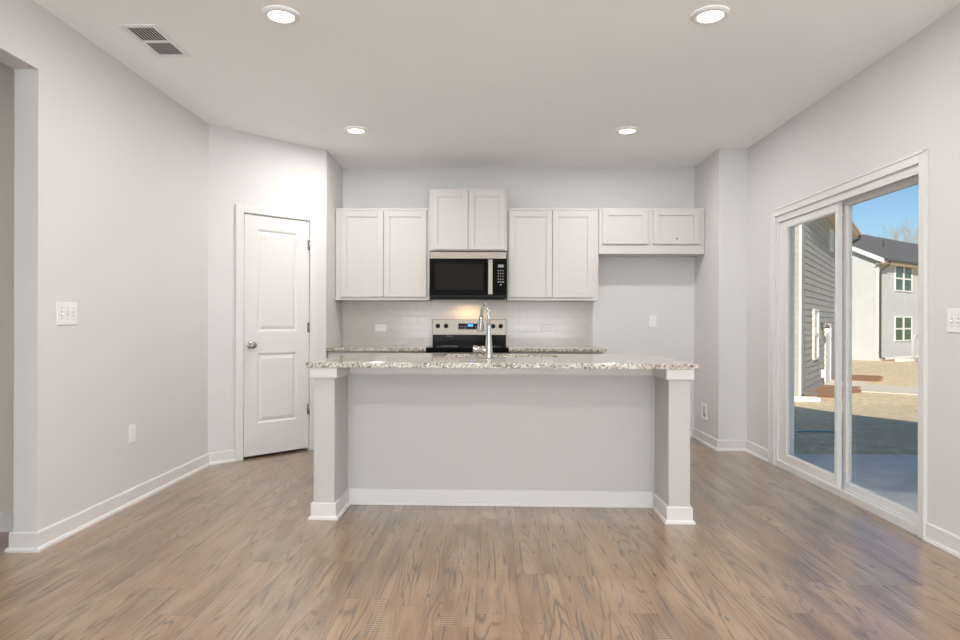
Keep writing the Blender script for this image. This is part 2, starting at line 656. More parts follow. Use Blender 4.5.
def baseboard(name, path, label, side='right'):
    o = MB().sweep(path, BB if side == 'left' else BBR).build(name, 'trim')
    return tag(o, label, 'baseboard', kind='structure')


ca, sa = math.cos(ang), math.sin(ang)
baseboard('baseboard_left', [(XL - TH_, OY1 + .14), (XL - TH_, OY1), (XL, OY1), (XL, YC), (XL + ca * .222, YC + sa * .222)], 'white baseboard along the left wall to the pantry door')
baseboard('baseboard_pantry', [(XL + ca * .968, YC + sa * .968), (PX, PY), (PX, 5.90)], 'short white baseboard right of the pantry door')
baseboard('baseboard_alcove', [(1.06, YB), (NX, YB), (NX, NY), (XR, NY), (XR, 5.337)], 'white baseboard wrapping the fridge alcove and wall block')
baseboard('baseboard_right', [(XR, 3.430), (XR, YREAR)], 'white baseboard on the right wall near the camera')
baseboard('baseboard_hall', [(-4.6, 3.47), (XL - TH_ - .03, 3.47)], 'baseboard of the hall wall beyond the opening')
baseboard('baseboard_left_rear', [(XL, YREAR), (XL, OY0)], 'white baseboard on the left wall behind the camera')

# ------------------------------------------------------------------ pantry door (door_1)
d = thing('door_1', 'white two-panel pantry door in the angled corner wall', 'door', (XL, YC, 0), ang, kind='structure')
DL, DR_, DB, DT = .296, .893, .022, 2.052
mb = MB()
mb.box(DL, DR_, .004, .030, DB, DT)
px0, px1 = .409, .780
for a, b in ((DL, px0), (px1, DR_)):
    mb.box(a, b, -.006, .006, DB, DT)
for a, b in ((DB, .29), (.885, 1.070), (1.937, DT)):
    mb.box(px0 - .001, px1 + .001, -.006, .006, a, b)
slab = mb.build('door_slab', 'trim', d)
for i, (a, b) in enumerate(((.29, .885), (1.070, 1.937))):
    m2 = MB()
    # cove moulding around the opening then the raised field
    fr = [(px0, a), (px1, a), (px1, b), (px0, b)]
    inn = [(px0 + .016, a + .016), (px1 - .016, a + .016), (px1 - .016, b - .016), (px0 + .016, b - .016)]
    A = [m2.bm.verts.new((x, -.006, z)) for x, z in fr]
    B = [m2.bm.verts.new((x, .003, z)) for x, z in inn]
    for k in range(4):
        m2.bm.faces.new((A[k], A[(k + 1) % 4], B[(k + 1) % 4], B[k]))
    m2.frustum_y(px0 + .020, px1 - .020, a + .020, b - .020, .004, -.005, .028)
    m2.build('door_panel', 'trim', slab)
mb = MB()
cw = .062
for a, b in ((D0 - cw - .006, D0 - .0005), (D1 + .0005, D1 + cw + .006)):
    mb.box(a, b, -.018, 0, 0, DZ + cw)
mb.box(D0 - .0005, D1 + .0005, -.018, 0, DZ + .001, DZ + cw)
mb.box(D0, DL - .002, 0, TH_, 0, DZ)
mb.box(DR_ + .004, D1, 0, TH_, 0, DZ)
mb.box(D0, D1, .001, TH_, DT + .006, DZ)
mb.box(DL - .002, DR_ + .004, .034, .05, DT - .012, DT + .006)
mb.build('door_casing', 'trim', d, .002)
k = MB().lathe([(.0, .002), (.030, .002), (.031, -.006), (.027, -.011), (.012, -.014), (.011, -.030), (.020, -.036), (.028, -.046), (.030, -.056), (.026, -.068), (.014, -.075), (0, -.077)], (.349, -.006, .955), 'Y').build('door_knob', 'nickel', d)
k['label'] = 'round satin nickel knob'
for hz in (1.842, 1.102, .368):
    m2 = MB().tube([(.897, -.012, hz - .045), (.897, -.012, hz + .045)], .0065, 10)
    m2.box(.880, .898, -.009, -.0055, hz - .044, hz + .044).tube([(.897, -.012, hz + .045), (.897, -.012, hz + .052)], .004, 8)
    m2.build('hinge', 'nickel', d)
m2 = MB().tube([(.897, -.014, 1.891), (.880, -.030, 1.897), (.862, -.040, 1.899)], .0045, 8)
m2.tube([(.865, -.038, 1.899), (.855, -.045, 1.901)], .008, 8)
m2.build('door_stop', 'plastic', d)

# ------------------------------------------------------------------ sliding patio door (door_2)
d = thing('door_2', 'white framed sliding glass patio door in the right wall', 'door', (XR, 3.44, 0), 0, kind='structure')


def Y_(y): return y - 3.44


def X_(x): return x - XR


mb = MB()
# casing on the wall
CZ = 2.075
mb.box(-.018, 0, Y_(3.432), Y_(3.488), 0, CZ).box(-.018, 0, Y_(5.240), Y_(5.335), 0, CZ).box(-.018, 0, Y_(3.488), Y_(5.240), CZ - .060, CZ)
mb.box(-.024, -.018, Y_(3.432), Y_(3.444), 0, CZ).box(-.024, -.018, Y_(5.320), Y_(5.335), 0, CZ).box(-.024, -.018, Y_(3.432), Y_(5.335), CZ - .014, CZ)
mb.build('door_casing', 'trim', d, .003)
mb = MB()
# vinyl frame: head, jambs, stepped sill
fx1 = X_(XO)
mb.box(0, fx1, Y_(GY0), Y_(GY0) + .02, 0, GZ).box(0, fx1, Y_(GY1) - .03, Y_(GY1), 0, GZ)
mb.box(0, fx1, Y_(GY0) + .03, Y_(GY1) - .03, GZ - .035, GZ)
mb.box(.0, .012, Y_(GY0) + .03, Y_(GY1) - .03, GZ - .055, GZ - .035)
mb.box(.058, .066, Y_(GY0) + .03, Y_(GY1) - .03, GZ - .075, GZ - .035)
mb.box(.106, fx1, Y_(GY0) + .03, Y_(GY1) - .03, GZ - .055, GZ - .035)
mb.box(-.004, .014, Y_(GY0) + .0, Y_(GY1) - .0, -.005, .05)
mb.box(.014, fx1, Y_(GY0) + .03, Y_(GY1) - .03, -.005, .028)
mb.box(.057, .065, Y_(GY0) + .03, Y_(GY1) - .03, .028, .045)
mb.build('door_frame', 'trim', d, .0015)


def sash(name, x0, x1, y0, y1, z0, z1, st, rb, rt, st2=None):
    m2 = MB()
    st2 = st2 or st
    m2.box(x0, x1, y0, y0 + st, z0, z1).box(x0, x1, y1 - st2, y1, z0, z1)
    y1 -= st2 - st
    m2.box(x0, x1, y0 + st, y1 - st, z0, z0 + rb).box(x0, x1, y0 + st, y1 - st, z1 - rt, z1)
    p = m2.build(name, 'trim', d, .002)
    xm = (x0 + x1) / 2
    MB().box(xm - .004, xm + .004, y0 + st - .005, y1 - st + .005, z0 + rb - .005, z1 - rt + .005).build('glass_pane', 'glass', p)
    m3 = MB()     # glazing beads
    bw = .006
    for xa, xb in ((x0 + .006, xm - .004), (xm + .004, x1 - .006)):
        m3.box(xa, xb, y0 + st, y0 + st + bw, z0 + rb, z1 - rt).box(xa, xb, y1 - st - bw, y1 - st, z0 + rb, z1 - rt)
        m3.box(xa, xb, y0 + st + bw, y1 - st - bw, z0 + rb, z0 + rb + bw).box(xa, xb, y0 + st + bw, y1 - st - bw, z1 - rt - bw, z1 - rt)
    m3.build('glazing_bead', 'trim', p)
    return p


p1 = sash('sliding_panel', .066, .104, Y_(3.496), Y_(4.378), .029, GZ - .030, .060, .052, .045, .046)
sash('fixed_panel', .016, .048, Y_(4.350), Y_(5.22), .029, GZ - .030, .035, .085, .080, .125)
# D-shaped pull and latch on the near stile
hy = Y_(3.530)
pts = []
for i in range(15):
    a = -math.pi / 2 + math.pi * i / 14
    pts.append((.064 - .082 * math.cos(a) ** .6 if math.cos(a) > 1e-4 else .064, hy, 1.018 + .088 * math.sin(a)))
m2 = MB().tube(pts, .0085, 10)
m2.box(.056, .066, hy - .02, hy + .02, .90, 1.136)
hd = m2.build('pull_handle', 'plastic', p1, 0)
MB().box(.040, .056, hy - .006, hy + .006, 1.005, 1.03).build('latch', 'softgrey', hd)

# ------------------------------------------------------------------ cabinets helpers


def shaker(mb, x0, x1, z0, z1, yf, w=.057, t=.02, rec=.009):
    mb.box(x0, x0 + w, yf, yf + t, z0, z1).box(x1 - w, x1, yf, yf + t, z0, z1)
    mb.box(x0 + w, x1 - w, yf, yf + t, z0, z0 + w).box(x0 + w, x1 - w, yf, yf + t, z1 - w, z1)
    mb.box(x0 + w, x1 - w, yf + rec, yf + t, z0 + w, z1 - w)
    return mb


def wall_cabinet(label, x0, x1, z0, z1, yfr, doors, group, rail=True):
    t = thing('wall_cabinet', label, 'cabinet', ((x0 + x1) / 2, yfr + .15, z0), 0, group)
    ox, oy, oz = t.location
    m2 = MB()
    m2.box(x0 - ox, x1 - ox, yfr - oy, YB - .002 - oy, 0.012, z1 - oz)
    m2.build('cabinet_box', 'cabinet', t, .0015)
    m2 = MB()
    m2.box(x0 - ox, x1 - ox, yfr - .006 - oy, yfr - oy, z1 - .020 - oz, z1 - oz)
    m2.build('top_trim', 'cabinet', t, .0015)
    if rail:
        m2 = MB()
        m2.box(x0 - ox, x1 - ox, yfr - .022 - oy, YB - .004 - oy, 0, .014)
        m2.build('bottom_rail', 'cabinet', t, .0015)
    for (a, b, c, e) in doors:
        m2 = MB()
        shaker(m2, a - ox, b - ox, c - oz, e - oz, yfr - .021 - oy)
        m2.build('door', 'cabinet', t, .0012)
    return t


g = 'white shaker wall cabinets on the kitchen back wall'
wall_cabinet('white two-door shaker wall cabinet left of the microwave', PX + .004, -.590, 1.367, 2.262, 6.212, [(-1.452, -1.037, 1.398, 2.232), (-1.031, -.618, 1.398, 2.232)], g)
wall_cabinet('taller raised white wall cabinet directly above the black microwave', -.587, .162, 1.832, 2.440, 6.172, [(-.563, -.216, 1.855, 2.418), (-.210, .140, 1.855, 2.418)], g, False)
wall_cabinet('white two-door shaker wall cabinet right of the microwave', .165, 1.047, 1.367, 2.262, 6.212, [(.182, .597, 1.398, 2.232), (.603, .998, 1.398, 2.232)], g)
fc = wall_cabinet('short wide white cabinet above the empty fridge space', 1.050, 2.066, 1.808, 2.264, 6.212, [(1.083, 1.522, 1.915, 2.246), (1.571, 2.017, 1.915, 2.246)], g, False)
sc = MB().lathe([(0, -.004), (.008, -.004), (.008, .004), (0, .004)], (1.795 - fc.location.x, 6.190 - fc.location.y, 1.966 - fc.location.z), 'Y', 12).build('screw', 'dark', fc)
sc['label'] = 'small dark screw hole'

# base cabinets


def base_cabinet(label, x0, x1, doors, group):
    t = thing('base_cabinet', label, 'cabinet', ((x0 + x1) / 2, 6.2, 0), 0, group)
    ox, oy = t.location.x, t.location.y
    MB().box(x0 - ox, x1 - ox, 5.92 - oy, YB - .002 - oy, .10, .882).box(x0 - ox, x1 - ox, 5.99 - oy, YB - .01 - oy, 0, .10).build('cabinet_box', 'cabinet', t, .0015)
    for a, b in doors:
        m2 = MB()
        shaker(m2, a - ox, b - ox, .13, .68, 5.899 - oy)
        m2.build('door', 'cabinet', t, .0012)
        m2 = MB().box(a - ox, b - ox, 5.899 - oy, 5.919 - oy, .70, .86)
        m2.build('drawer', 'cabinet', t, .002)
    return t


base_cabinet('white base cabinet left of the range under speckled granite', -1.506, -.592, [(-1.45, -1.03), (-1.02, -.61)], 'white base cabinets along the back wall')
base_cabinet('white base cabinet right of the range under speckled granite', .182, 1.040, [(.20, .61), (.62, 1.02)], 'white base cabinets along the back wall')


def countertop_poly(poly, z0, z1, name, label, group=None):
    o = MB().prism(poly, z0, z1).build(name, 'granite', None, .004)
    return tag(o, label, 'countertop', group)


CZ0, CZ1 = .885, .915
countertop_poly([(PX + .002, 5.872), (-.585, 5.872), (-.585, YB - .002), (PX + .002, YB - .002)], CZ0, CZ1, 'countertop', 'speckled granite countertop left of the range', 'granite countertops along the back wall')
arc = [(1.025 + .05 * math.cos(a), 5.922 + .05 * math.sin(a)) for a in [R(-90 + i * 15) for i in range(7)]]
countertop_poly([(.170, 5.872)] + arc + [(1.075, YB - .002), (.170, YB - .002)], CZ0, CZ1, 'countertop', 'speckled granite countertop with rounded corner right of the range', 'granite countertops along the back wall')

bs = MB().box(PX + .002, 1.043, YB - .010, YB - .0006, CZ1, 1.381).box(-.585, .163, YB - .010, YB - .0006, 1.381, 1.45).build('backsplash', 'tile')
tag(bs, 'greige subway tile backsplash between counter and wall cabinets', 'backsplash')

# ------------------------------------------------------------------ microwave
mx0, mx1, mz0, mz1, myf = -.582, .156, 1.392, 1.829, 6.120
t = thing('microwave', 'black over-the-range microwave with steel top strip under the tall cabinet', 'microwave', ((mx0 + mx1) / 2, 6.3, mz0))
ox, oy, oz = t.location


def L(mb, x0, x1, y0, y1, z0, z1):
    return mb.box(x0 - ox, x1 - ox, y0 - oy, y1 - oy, z0 - oz, z1 - oz)


L(MB(), mx0, mx1, myf + .035, YB - .012, mz0, mz1).build('body', 'blackplastic', t, .002)
o = L(MB(), mx0, mx1, myf - .002, myf + .035, 1.762, mz1).build('vent_strip', 'steel', t, .003)
o['label'] = 'stainless steel vent strip along the top'
m2 = MB()
for i, (wd, hh) in enumerate(((.010, .008), (.006, .005), (.009, .007), (.004, .008), (.010, .004))):
    L(m2, -.235 + i * .013, -.235 + i * .013 + wd, myf - .0035, myf - .002, 1.790, 1.790 + hh)
m2.build('maker_mark', 'grey', t)
mdx = .010
door = L(MB(), mx0 + .004, mdx, myf, myf + .034, mz0 + .022, 1.758).build('door', 'blackgloss', t, .003)
o = L(MB(), mx0 + .055, mdx - .075, myf - .0008, myf + .001, mz0 + .075, 1.715).build('window', 'mesh', door)
m2 = MB()
hx = .002
for zz in (mz0 + .052, 1.735):
    L(m2, hx - .012, hx + .012, myf - .028, myf, zz - .012, zz + .012)
hpts = [(hx - ox, myf - .034 - .006 * math.sin(math.pi * i / 12) - oy, mz0 + .03 + (1.752 - mz0 - .03) * i / 12 - oz) for i in range(13)]
for a, b in zip(hpts, hpts[1:]):
    m2.box(a[0] - .020, a[0] + .020, a[1] - .004, a[1] + .010, a[2], b[2])
o = m2.build('handle', 'steel', door)
o['label'] = 'vertical brushed steel bar handle'
pn = L(MB(), mdx + .004, mx1 - .004, myf, myf + .034, mz0 + .022, 1.758).build('control_panel', 'blackgloss', t, .003)
o = L(MB(), .075, .128, myf - .001, myf + .001, 1.680, 1.706).build('display', 'grey', pn)
m2 = MB()
for r_ in range(6):
    for c_ in range(3):
        if r_ == 5 and c_ != 1: continue
        xx = .072 + c_ * .022
        zz = 1.650 - r_ * .027
        s_ = .0055 if r_ < 4 else .007
        L(m2, xx, xx + s_ * 2, myf - .001, myf + .001, zz - s_, zz + s_ * .6)
m2.build('keypad', 'grey', pn)
L(MB(), mx0 + .01, mx1 - .01, myf + .01, YB - .02, mz0 - .010, mz0).box(mx0 + .01 - ox, mx1 - .01 - ox, myf + .01 - oy, myf + .03 - oy, -.022, 0).build('underside_grille', 'blackplastic', t)
# surface light under the microwave (warm)
ul = L(MB(), -.30, -.20, 6.32, 6.38, mz0 - .0115, mz0 - .010).build('task_lamp', emis('warm_task_lamp', (1, .62, .28), 2), t)
a = area_light('microwave_task_light', (-.22, 6.36, mz0 - .02), (R(-12), 0, 0), .10, .06, 1.3, (1, .62, .30))

# ------------------------------------------------------------------ range
rx0, rx1 = -.581, .166
t = thing('range', 'stainless steel electric range with black glass cooktop against the backsplash', 'range', ((rx0 + rx1) / 2, 6.15, 0))
ox, oy, oz = t.location
L(MB(), rx0 + .004, rx1 - .004, 5.90, 6.495, .05, .876).build('body', 'steel', t, .003)
for x in (rx0 + .05, rx1 - .08):
    for y in (5.95, 6.42):
        L(MB(), x, x + .03, y, y + .03, 0, .05).build('foot', 'blackplastic', t)
L(MB(), rx0 - .008, rx1 + .006, 5.862, 6.425, .876, .923).build('cooktop', 'blackgloss', t, .004)
dr = L(MB(), rx0 + .01, rx1 - .01, 5.868, 5.90, .24, .84).build('oven_door', 'steel', t, .004)
L(MB(), rx0 + .10, rx1 - .10, 5.8665, 5.869, .36, .70).build('oven_window', 'blackgloss', dr)
m2 = MB().tube([(rx0 + .06 - ox, 5.825 - oy, .78), (rx1 - .06 - ox, 5.825 - oy, .78)], .011, 12)
for x in (rx0 + .08, rx1 - .08):
    m2.tube([(x - ox, 5.825 - oy, .78), (x - ox, 5.87 - oy, .78)], .009, 10)
m2.build('door_handle', 'steel', dr)
L(MB(), rx0 + .01, rx1 - .01, 5.872, 5.90, .07, .225).build('drawer', 'steel', t, .004)
# backguard: black glass foot, steel head
L(MB(), rx0 + .004, rx1 - .006, 6.428, 6.500, .920, 1.028).build('backguard_glass', 'blackgloss', t, .002)
bgd = L(MB(), rx0, rx1 - .004, 6.415, 6.502, 1.026, 1.187).build('backguard', 'steel', t, .004)
dp = L(MB(), -.318, -.062, 6.412, 6.416, 1.083, 1.143).build('display_panel', 'blackgloss', bgd)
m2 = MB()
L(m2, -.221, -.172, 6.4105, 6.412, 1.113, 1.136)
o = m2.build('clock_display', 'blue', bgd)
o['label'] = 'small lit blue clock display'
m2 = MB()
for sx_ in (-.302, -.152):
    m2 = MB()
    for r_ in range(2):
        for c_ in range(4):
            L(m2, sx_ + c_ * .020, sx_ + .008 + c_ * .020, 6.4108, 6.412, 1.095 + r_ * .018, 1.099 + r_ * .018)
    m2.build('button_row', 'grey', bgd)
for kx in (-.524, -.441, .030, .106):
    m2 = MB().lathe([(0, 0), (.023, 0), (.023, -.004), (.020, -.006), (.0185, -.026), (.016, -.030), (0, -.031)], (kx - ox, 6.416 - oy, 1.117), 'Y', 24)
    m2.box(kx - ox - .003, kx - ox + .003, 6.380 - oy, 6.387 - oy, 1.101, 1.133)
    kb = m2.build('knob', 'blackplastic', bgd)
m2 = MB()
for i in range(7):
    L(m2, -.44 + i * .009, -.434 + i * .009, 6.4268, 6.428, 1.012, 1.017)
m2.build('maker_mark', 'grey', t)
for bx, by, br_ in ((-.40, 6.02, .10), (-.02, 6.02, .115), (-.40, 6.28, .075), (-.02, 6.28, .075)):
    m2 = MB().lathe([(br_, 0), (br_ + .003, .0006), (br_ + .003, 0)], (bx - ox, by - oy, .9232), 'Z', 40)
    m2.build('burner_ring', 'grey', t)

# ------------------------------------------------------------------ island
IA = R(1.2 * -.7)
t = thing('kitchen_island', 'grey painted kitchen island with square columns and white baseboard', 'island', (.061, 3.700, 0), IA)
hw = 1.087             # half width at the column outer faces
iw = .965              # inner faces
yp = .325              # back panel of the knee space
yb = 1.06
bd = MB().box(-hw, hw, yp, yb, .002, .884).build('cabinet_body', 'island', t)
for s in (-1, 1):
    m2 = MB().box(s * iw, s * hw, 0, yp + .004, .002, .884)
    o = m2.build('column', 'island', t, .002)
m2 = MB()
AP = [(0, .822), (.013, .822), (.017, .830), (.017, .8845), (0, .8845)]
path = [(-hw, yb), (-hw, 0), (-iw, 0), (-iw, yp), (iw, yp), (iw, 0), (hw, 0), (hw, yb)]
m2.sweep(path, [(-o_, z) for o_, z in AP])
o = m2.build('apron_trim', 'trim', t)
o['label'] = 'white trim band under the countertop'
m2 = MB().sweep(path, [(-o_, z + .001) for o_, z in BB])
o = m2.build('base_trim', 'trim', t)
o['label'] = 'white baseboard wrapping the island foot'
for (a, b) in ((-1.06, -.47), (-.45, .0), (.02, .46), (.48, 1.06)):
    m2 = MB()
    shaker(m2, a, b, .12, .86, 0)
    bmesh.ops.transform(m2.bm, matrix=Matrix.Rotation(math.pi, 4, 'Z'), verts=m2.bm.verts)
    bmesh.ops.translate(m2.bm, vec=(0, yb + .001 + .02, 0), verts=m2.bm.verts)
    m2.build('cabinet_door', 'cabinet', t, .0012)

# countertop with a sink cut-out
IZ0, IZ1 = .885, .917
ct = thing('island_countertop', 'long speckled granite slab topping the kitchen island', 'countertop', (.061, 3.700, 0), IA)
cx0, cx1, cy0, cy1 = -1.127, 1.130, -.030, 1.10
SX0, SX1, SY0, SY1 = -.385, .400, .60, 1.00
m2 = MB()
gx = [cx0, SX0, SX1, cx1]
gy = [cy0, SY0, SY1, cy1]
V = [[[m2.bm.verts.new((x, y, z)) for y in gy] for x in gx] for z in (IZ0, IZ1)]
for i in range(3):
    for j in range(3):
        if i == 1 and j == 1: continue
        for zi in (0, 1):
            m2.bm.faces.new((V[zi][i][j], V[zi][i + 1][j], V[zi][i + 1][j + 1], V[zi][i][j + 1]))


def wallf(a, b):
    m2.bm.faces.new((V[0][a[0]][a[1]], V[0][b[0]][b[1]], V[1][b[0]][b[1]], V[1][a[0]][a[1]]))


for i in range(3):
    wallf((i, 0), (i + 1, 0)); wallf((i, 3), (i + 1, 3)); wallf((0, i), (0, i + 1)); wallf((3, i), (3, i + 1))
wallf((1, 1), (2, 1)); wallf((1, 2), (2, 2)); wallf((1, 1), (1, 2)); wallf((2, 1), (2, 2))
o = m2.build('slab', 'granite', ct, .002)
# undermount sink
sk_ = thing('sink', 'stainless undermount sink basin set into the island countertop', 'sink', (.061, 3.700, 0), IA)
m2 = MB()
sx0, sx1, sy0, sy1, sz0, sz1 = SX0 - .006, SX1 + .006, SY0 - .006, SY1 + .006, .70, .8835
q = .012
m2.box(sx0, sx1, sy0, sy1, sz0 - q, sz0)
m2.box(sx0 - q, sx0, sy0 - q, sy1 + q, sz0 - q, sz1).box(sx1, sx1 + q, sy0 - q, sy1 + q, sz0 - q, sz1)
m2.box(sx0, sx1, sy0 - q, sy0, sz0 - q, sz1).box(sx0, sx1, sy1, sy1 + q, sz0 - q, sz1)
m2.build('basin', 'steel', sk_)
MB().lathe([(0, .001), (.045, .001), (.045, .004), (.03, .002), (0, .002)], (0, .8, sz0), 'Z', 24).build('drain', 'chrome', sk_)

# faucet
f = thing('faucet', 'tall chrome pull-down gooseneck faucet standing on the island countertop', 'faucet', (-.008, 4.160, IZ1), 0)
m2 = MB().lathe([(0, 0), (.031, 0), (.031, .004), (.028, .010), (.0255, .03), (.023, .07), (.0185, .13), (.0155, .20), (.0145, .22)], (0, 0, 0), 'Z', 28)
arcp = [(0, 0, .21), (0, 0, .27)]
for i in range(1, 13):
    a = math.pi * i / 12
    r_ = .085
    dx, dy = -.30, .954
    arcp.append((dx * (r_ - r_ * math.cos(a)), dy * (r_ - r_ * math.cos(a)), .27 + .090 * math.sin(a)))
m2.tube(arcp, .0125, 16, True)
m2.build('body', 'chrome', f)
e0 = Vector(arcp[-1])
m2 = MB().lathe([(0, .002), (.0155, .002), (.0165, -.01), (.0185, -.05), (.0235, -.085), (.0250, -.095), (.020, -.098), (0, -.098)], e0, Vector((.10, -.25, 1)), 24)
m2.build('spray_head', 'chrome', f)
m2 = MB().lathe([(0, 0), (.019, 0), (.020, .01), (.020, .035), (.015, .038), (.015, .042), (.018, .046), (.024, .082), (.022, .090), (0, .092)], (-.012, 0, .052), Vector((-1, 0, .12)), 24)
m2.build('lever', 'chrome', f)

# ------------------------------------------------------------------ outlets and switches


def outlet(label, loc, rz, wide=False, group=None):
    """plate lies in local XZ, faces -Y"""
    t_ = thing('wall_outlet', label, 'outlet', loc, rz, group)
    w_, h_ = (.114, .072) if wide else (.072, .114)
    p = MB().box(-w_ / 2, w_ / 2, -.006, -.0005, -h_ / 2, h_ / 2).build('cover_plate', 'plastic', t_, .0015)
    for s_ in (-1, 1):
        c = (s_ * .0195, 0) if wide else (0, s_ * .0195)
        m_ = MB().box(c[0] - .014, c[0] + .014, -.0075, -.006, c[1] - .014, c[1] + .014)
        r = m_.build('socket', 'plastic', t_, .001)
        m_ = MB()
        if wide:
            m_.box(c[0] - .004, c[0] + .005, -.0079, -.0075, c[1] + .005, c[1] + .0075).box(c[0] - .004, c[0] + .005, -.0079, -.0075, c[1] - .0075, c[1] - .005)
        else:
            m_.box(c[0] - .0075, c[0] - .005, -.0079, -.0075, c[1] - .003, c[1] + .006).box(c[0] + .005, c[0] + .0075, -.0079, -.0075, c[1] - .003, c[1] + .006)
        m_.lathe([(0, -.0079), (.003, -.0079), (.003, -.0075)], (c[0] - (.008 if wide else 0), 0, c[1] - (0 if wide else .008)), 'Y', 10)
        m_.build('slots', 'softgrey', r)
    return t_


outlet('white horizontal outlet on the backsplash left of the range', (-1.114, YB - .010, 1.096), 0, True, 'outlets on the tile backsplash')
outlet('white horizontal outlet on the backsplash right of the range', (.584, YB - .010, 1.096), 0, True, 'outlets on the tile backsplash')
outlet('white upright outlet on the wall inside the empty fridge alcove', (1.648, YB, 1.172), 0)
outlet('white upright outlet low on the left wall', (XL, 4.009, .443), R(90))


def switch_plate(label, loc, rz, n_, ups):
    t_ = thing('light_switch', label, 'switch', loc, rz)
    w_ = .046 * (n_ - 1) + .072
    MB().box(-w_ / 2, w_ / 2, -.006, -.0005, -.060, .060).build('cover_plate', 'plastic', t_, .0015)
    for i in range(n_):
        x = (i - (n_ - 1) / 2) * .046
        MB().box(x - .0052, x + .0052, -.0068, -.006, -.0125, .0125).build('slot', 'softgrey', t_)
        u = ups[i]
        m_ = MB().tube([(x, -.004, 0), (x, -.018, .009 * u)], [.0048, .0038], 8)
        m_.build('toggle', 'plastic', t_)
        for s_ in (-1, 1):
            MB().lathe([(0, -.0068), (.0032, -.0068), (.0034, -.006)], (x, 0, s_ * .030), 'Y', 10).build('screw', 'softgrey', t_)
    return t_


switch_plate('white triple toggle switch plate beside the left opening', (XL, 3.384, 1.190), R(90), 3, [-1, 1, -1])
switch_plate('white double toggle switch plate right of the patio door', (XR, 3.228, 1.165), R(-90), 2, [-1, -1])

# recessed water outlet box on the alcove side wall
t = thing('water_outlet_box', 'small white recessed icemaker water box low on the alcove side wall', 'outlet box', (NX, 6.20, .300), R(-90))
m2 = MB()
for (a, b, c, e) in ((-.075, .075, .055, .080), (-.075, .075, -.080, -.055), (-.075, -.045, -.055, .055), (.045, .075, -.055, .055)):
    m2.box(a, b, -.008, -.0005, c, e)
m2.build('cover_frame', 'plastic', t, .0015)
m2 = MB().box(-.045, .045, -.0015, -.0005, -.055, .055)
m2.build('recess', 'softgrey', t)
m2 = MB().tube([(0, -.002, -.03), (0, -.006, .0)], .008, 8)
m2.build('valve', 'nickel', t)

# ------------------------------------------------------------------ ceiling lights and vent
LBL = ['recessed ceiling light at front left, nearest the air vent', 'recessed ceiling light at front right, above the patio door side',
       'small-looking recessed ceiling light at back left, near the pantry', 'small-looking recessed ceiling light at back right, near the fridge alcove',
       'recessed ceiling light left of and above the camera', 'recessed ceiling light right of and above the camera',
       'recessed ceiling light at the rear left of the room', 'recessed ceiling light at the rear right of the room']
proto = None
for i, (lx_, ly_) in enumerate(LAMPS):
    if proto is None:
        r0 = thing('ceiling_light', LBL[i], 'ceiling light', (lx_, ly_, H), 0, 'recessed ceiling lights')
        a_ = MB().lathe([(.094, -.0005), (.094, -.006), (.088, -.014), (.070, -.017), (.064, -.012)], (0, 0, 0), 'Z', 48).build('trim_ring', 'plastic', r0)
        b_ = MB().lathe([(.0665, -.012), (.04, -.0135), (0, -.014)], (0, 0, 0), 'Z', 48).build('diffuser', 'lamp', r0)
        proto = (r0, [a_, b_])
    else:
        r0 = proto[0].copy()
        COL.objects.link(r0)
        r0.location = (lx_, ly_, H)
        r0['label'] = LBL[i]
        for ch in proto[1]:
            c = ch.copy()
            COL.objects.link(c)
            c.parent = r0
    area_light('recessed_light_beam', (lx_, ly_, H - .020), (0, 0, 0), .125, .125, LAMP_W * (1.2 if ly_ > 4.5 else 1), LAMP_C, 'DISK')

t = thing('ceiling_vent', 'white rectangular air vent with dark louvres in the ceiling', 'vent', (-1.888, 3.585, H), 0)
m2 = MB()
vw, vl = .101, .204
m2.box(-vw, vw, vl - .028, vl, -.007, -.0005).box(-vw, vw, -vl, -vl + .028, -.007, -.0005)
m2.box(-vw, -vw + .026, -vl + .0281, vl - .0281, -.007, -.0005).box(vw - .026, vw, -vl + .0281, vl - .0281, -.007, -.0005)
m2.box(-vw + .0261, vw - .0261, -.010, .010, -.007, -.0005)
m2.build('frame', 'plastic', t)
MB().box(-vw + .02, vw - .02, -vl + .02, vl - .02, -.0012, -.0004).build('duct', 'dark', t)  # dark sheet stands in for the shade behind the louvres
for half in (-1, 1):
    for k_ in range(9):
        x = -.070 + k_ * .0175
        y0, y1 = (.010, vl - .028) if half > 0 else (-vl + .028, -.010)
        m2 = MB()
        m2.poly([(x - .0045, y0, -.0014), (x + .0045, y0, -.0058), (x + .0045, y1, -.0058), (x - .0045, y1, -.0014)])
        m2.poly([(x - .0035, y0, -.0014), (x + .0065, y0, -.0058), (x + .0065, y1, -.0058), (x - .0035, y1, -.0014)])
        m2.poly([(x + .0025, y0, -.0059), (x + .0065, y0, -.0059), (x + .0065, y1, -.0059), (x + .0025, y1, -.0059)])
        m2.build('louvre', 'plastic', t, recalc=False)

# ------------------------------------------------------------------ outside
# the unseen storey above the kitchen, a box shaped to shade the near lawn
tag(MB().prism([(-9, -7), (XO + .85, -7), (XO + .85, 6.7), (-9, 5.9)], H + .14, 4.9).build('upper_storey', 'siding_white'), 'upper storey of this house above the kitchen', 'house part', kind='structure')

GZ0 = -.95


def gz(x, y):
    a = (y - 6.3) / 10.5
    b = (x - 6.0) / 7.0
    k_ = max(a, b)
    k_ = min(1, max(0, k_))
    return -.20 + (GZ0 + .20) * (k_ * k_ * (3 - 2 * k_) * .35 + k_ * .65)


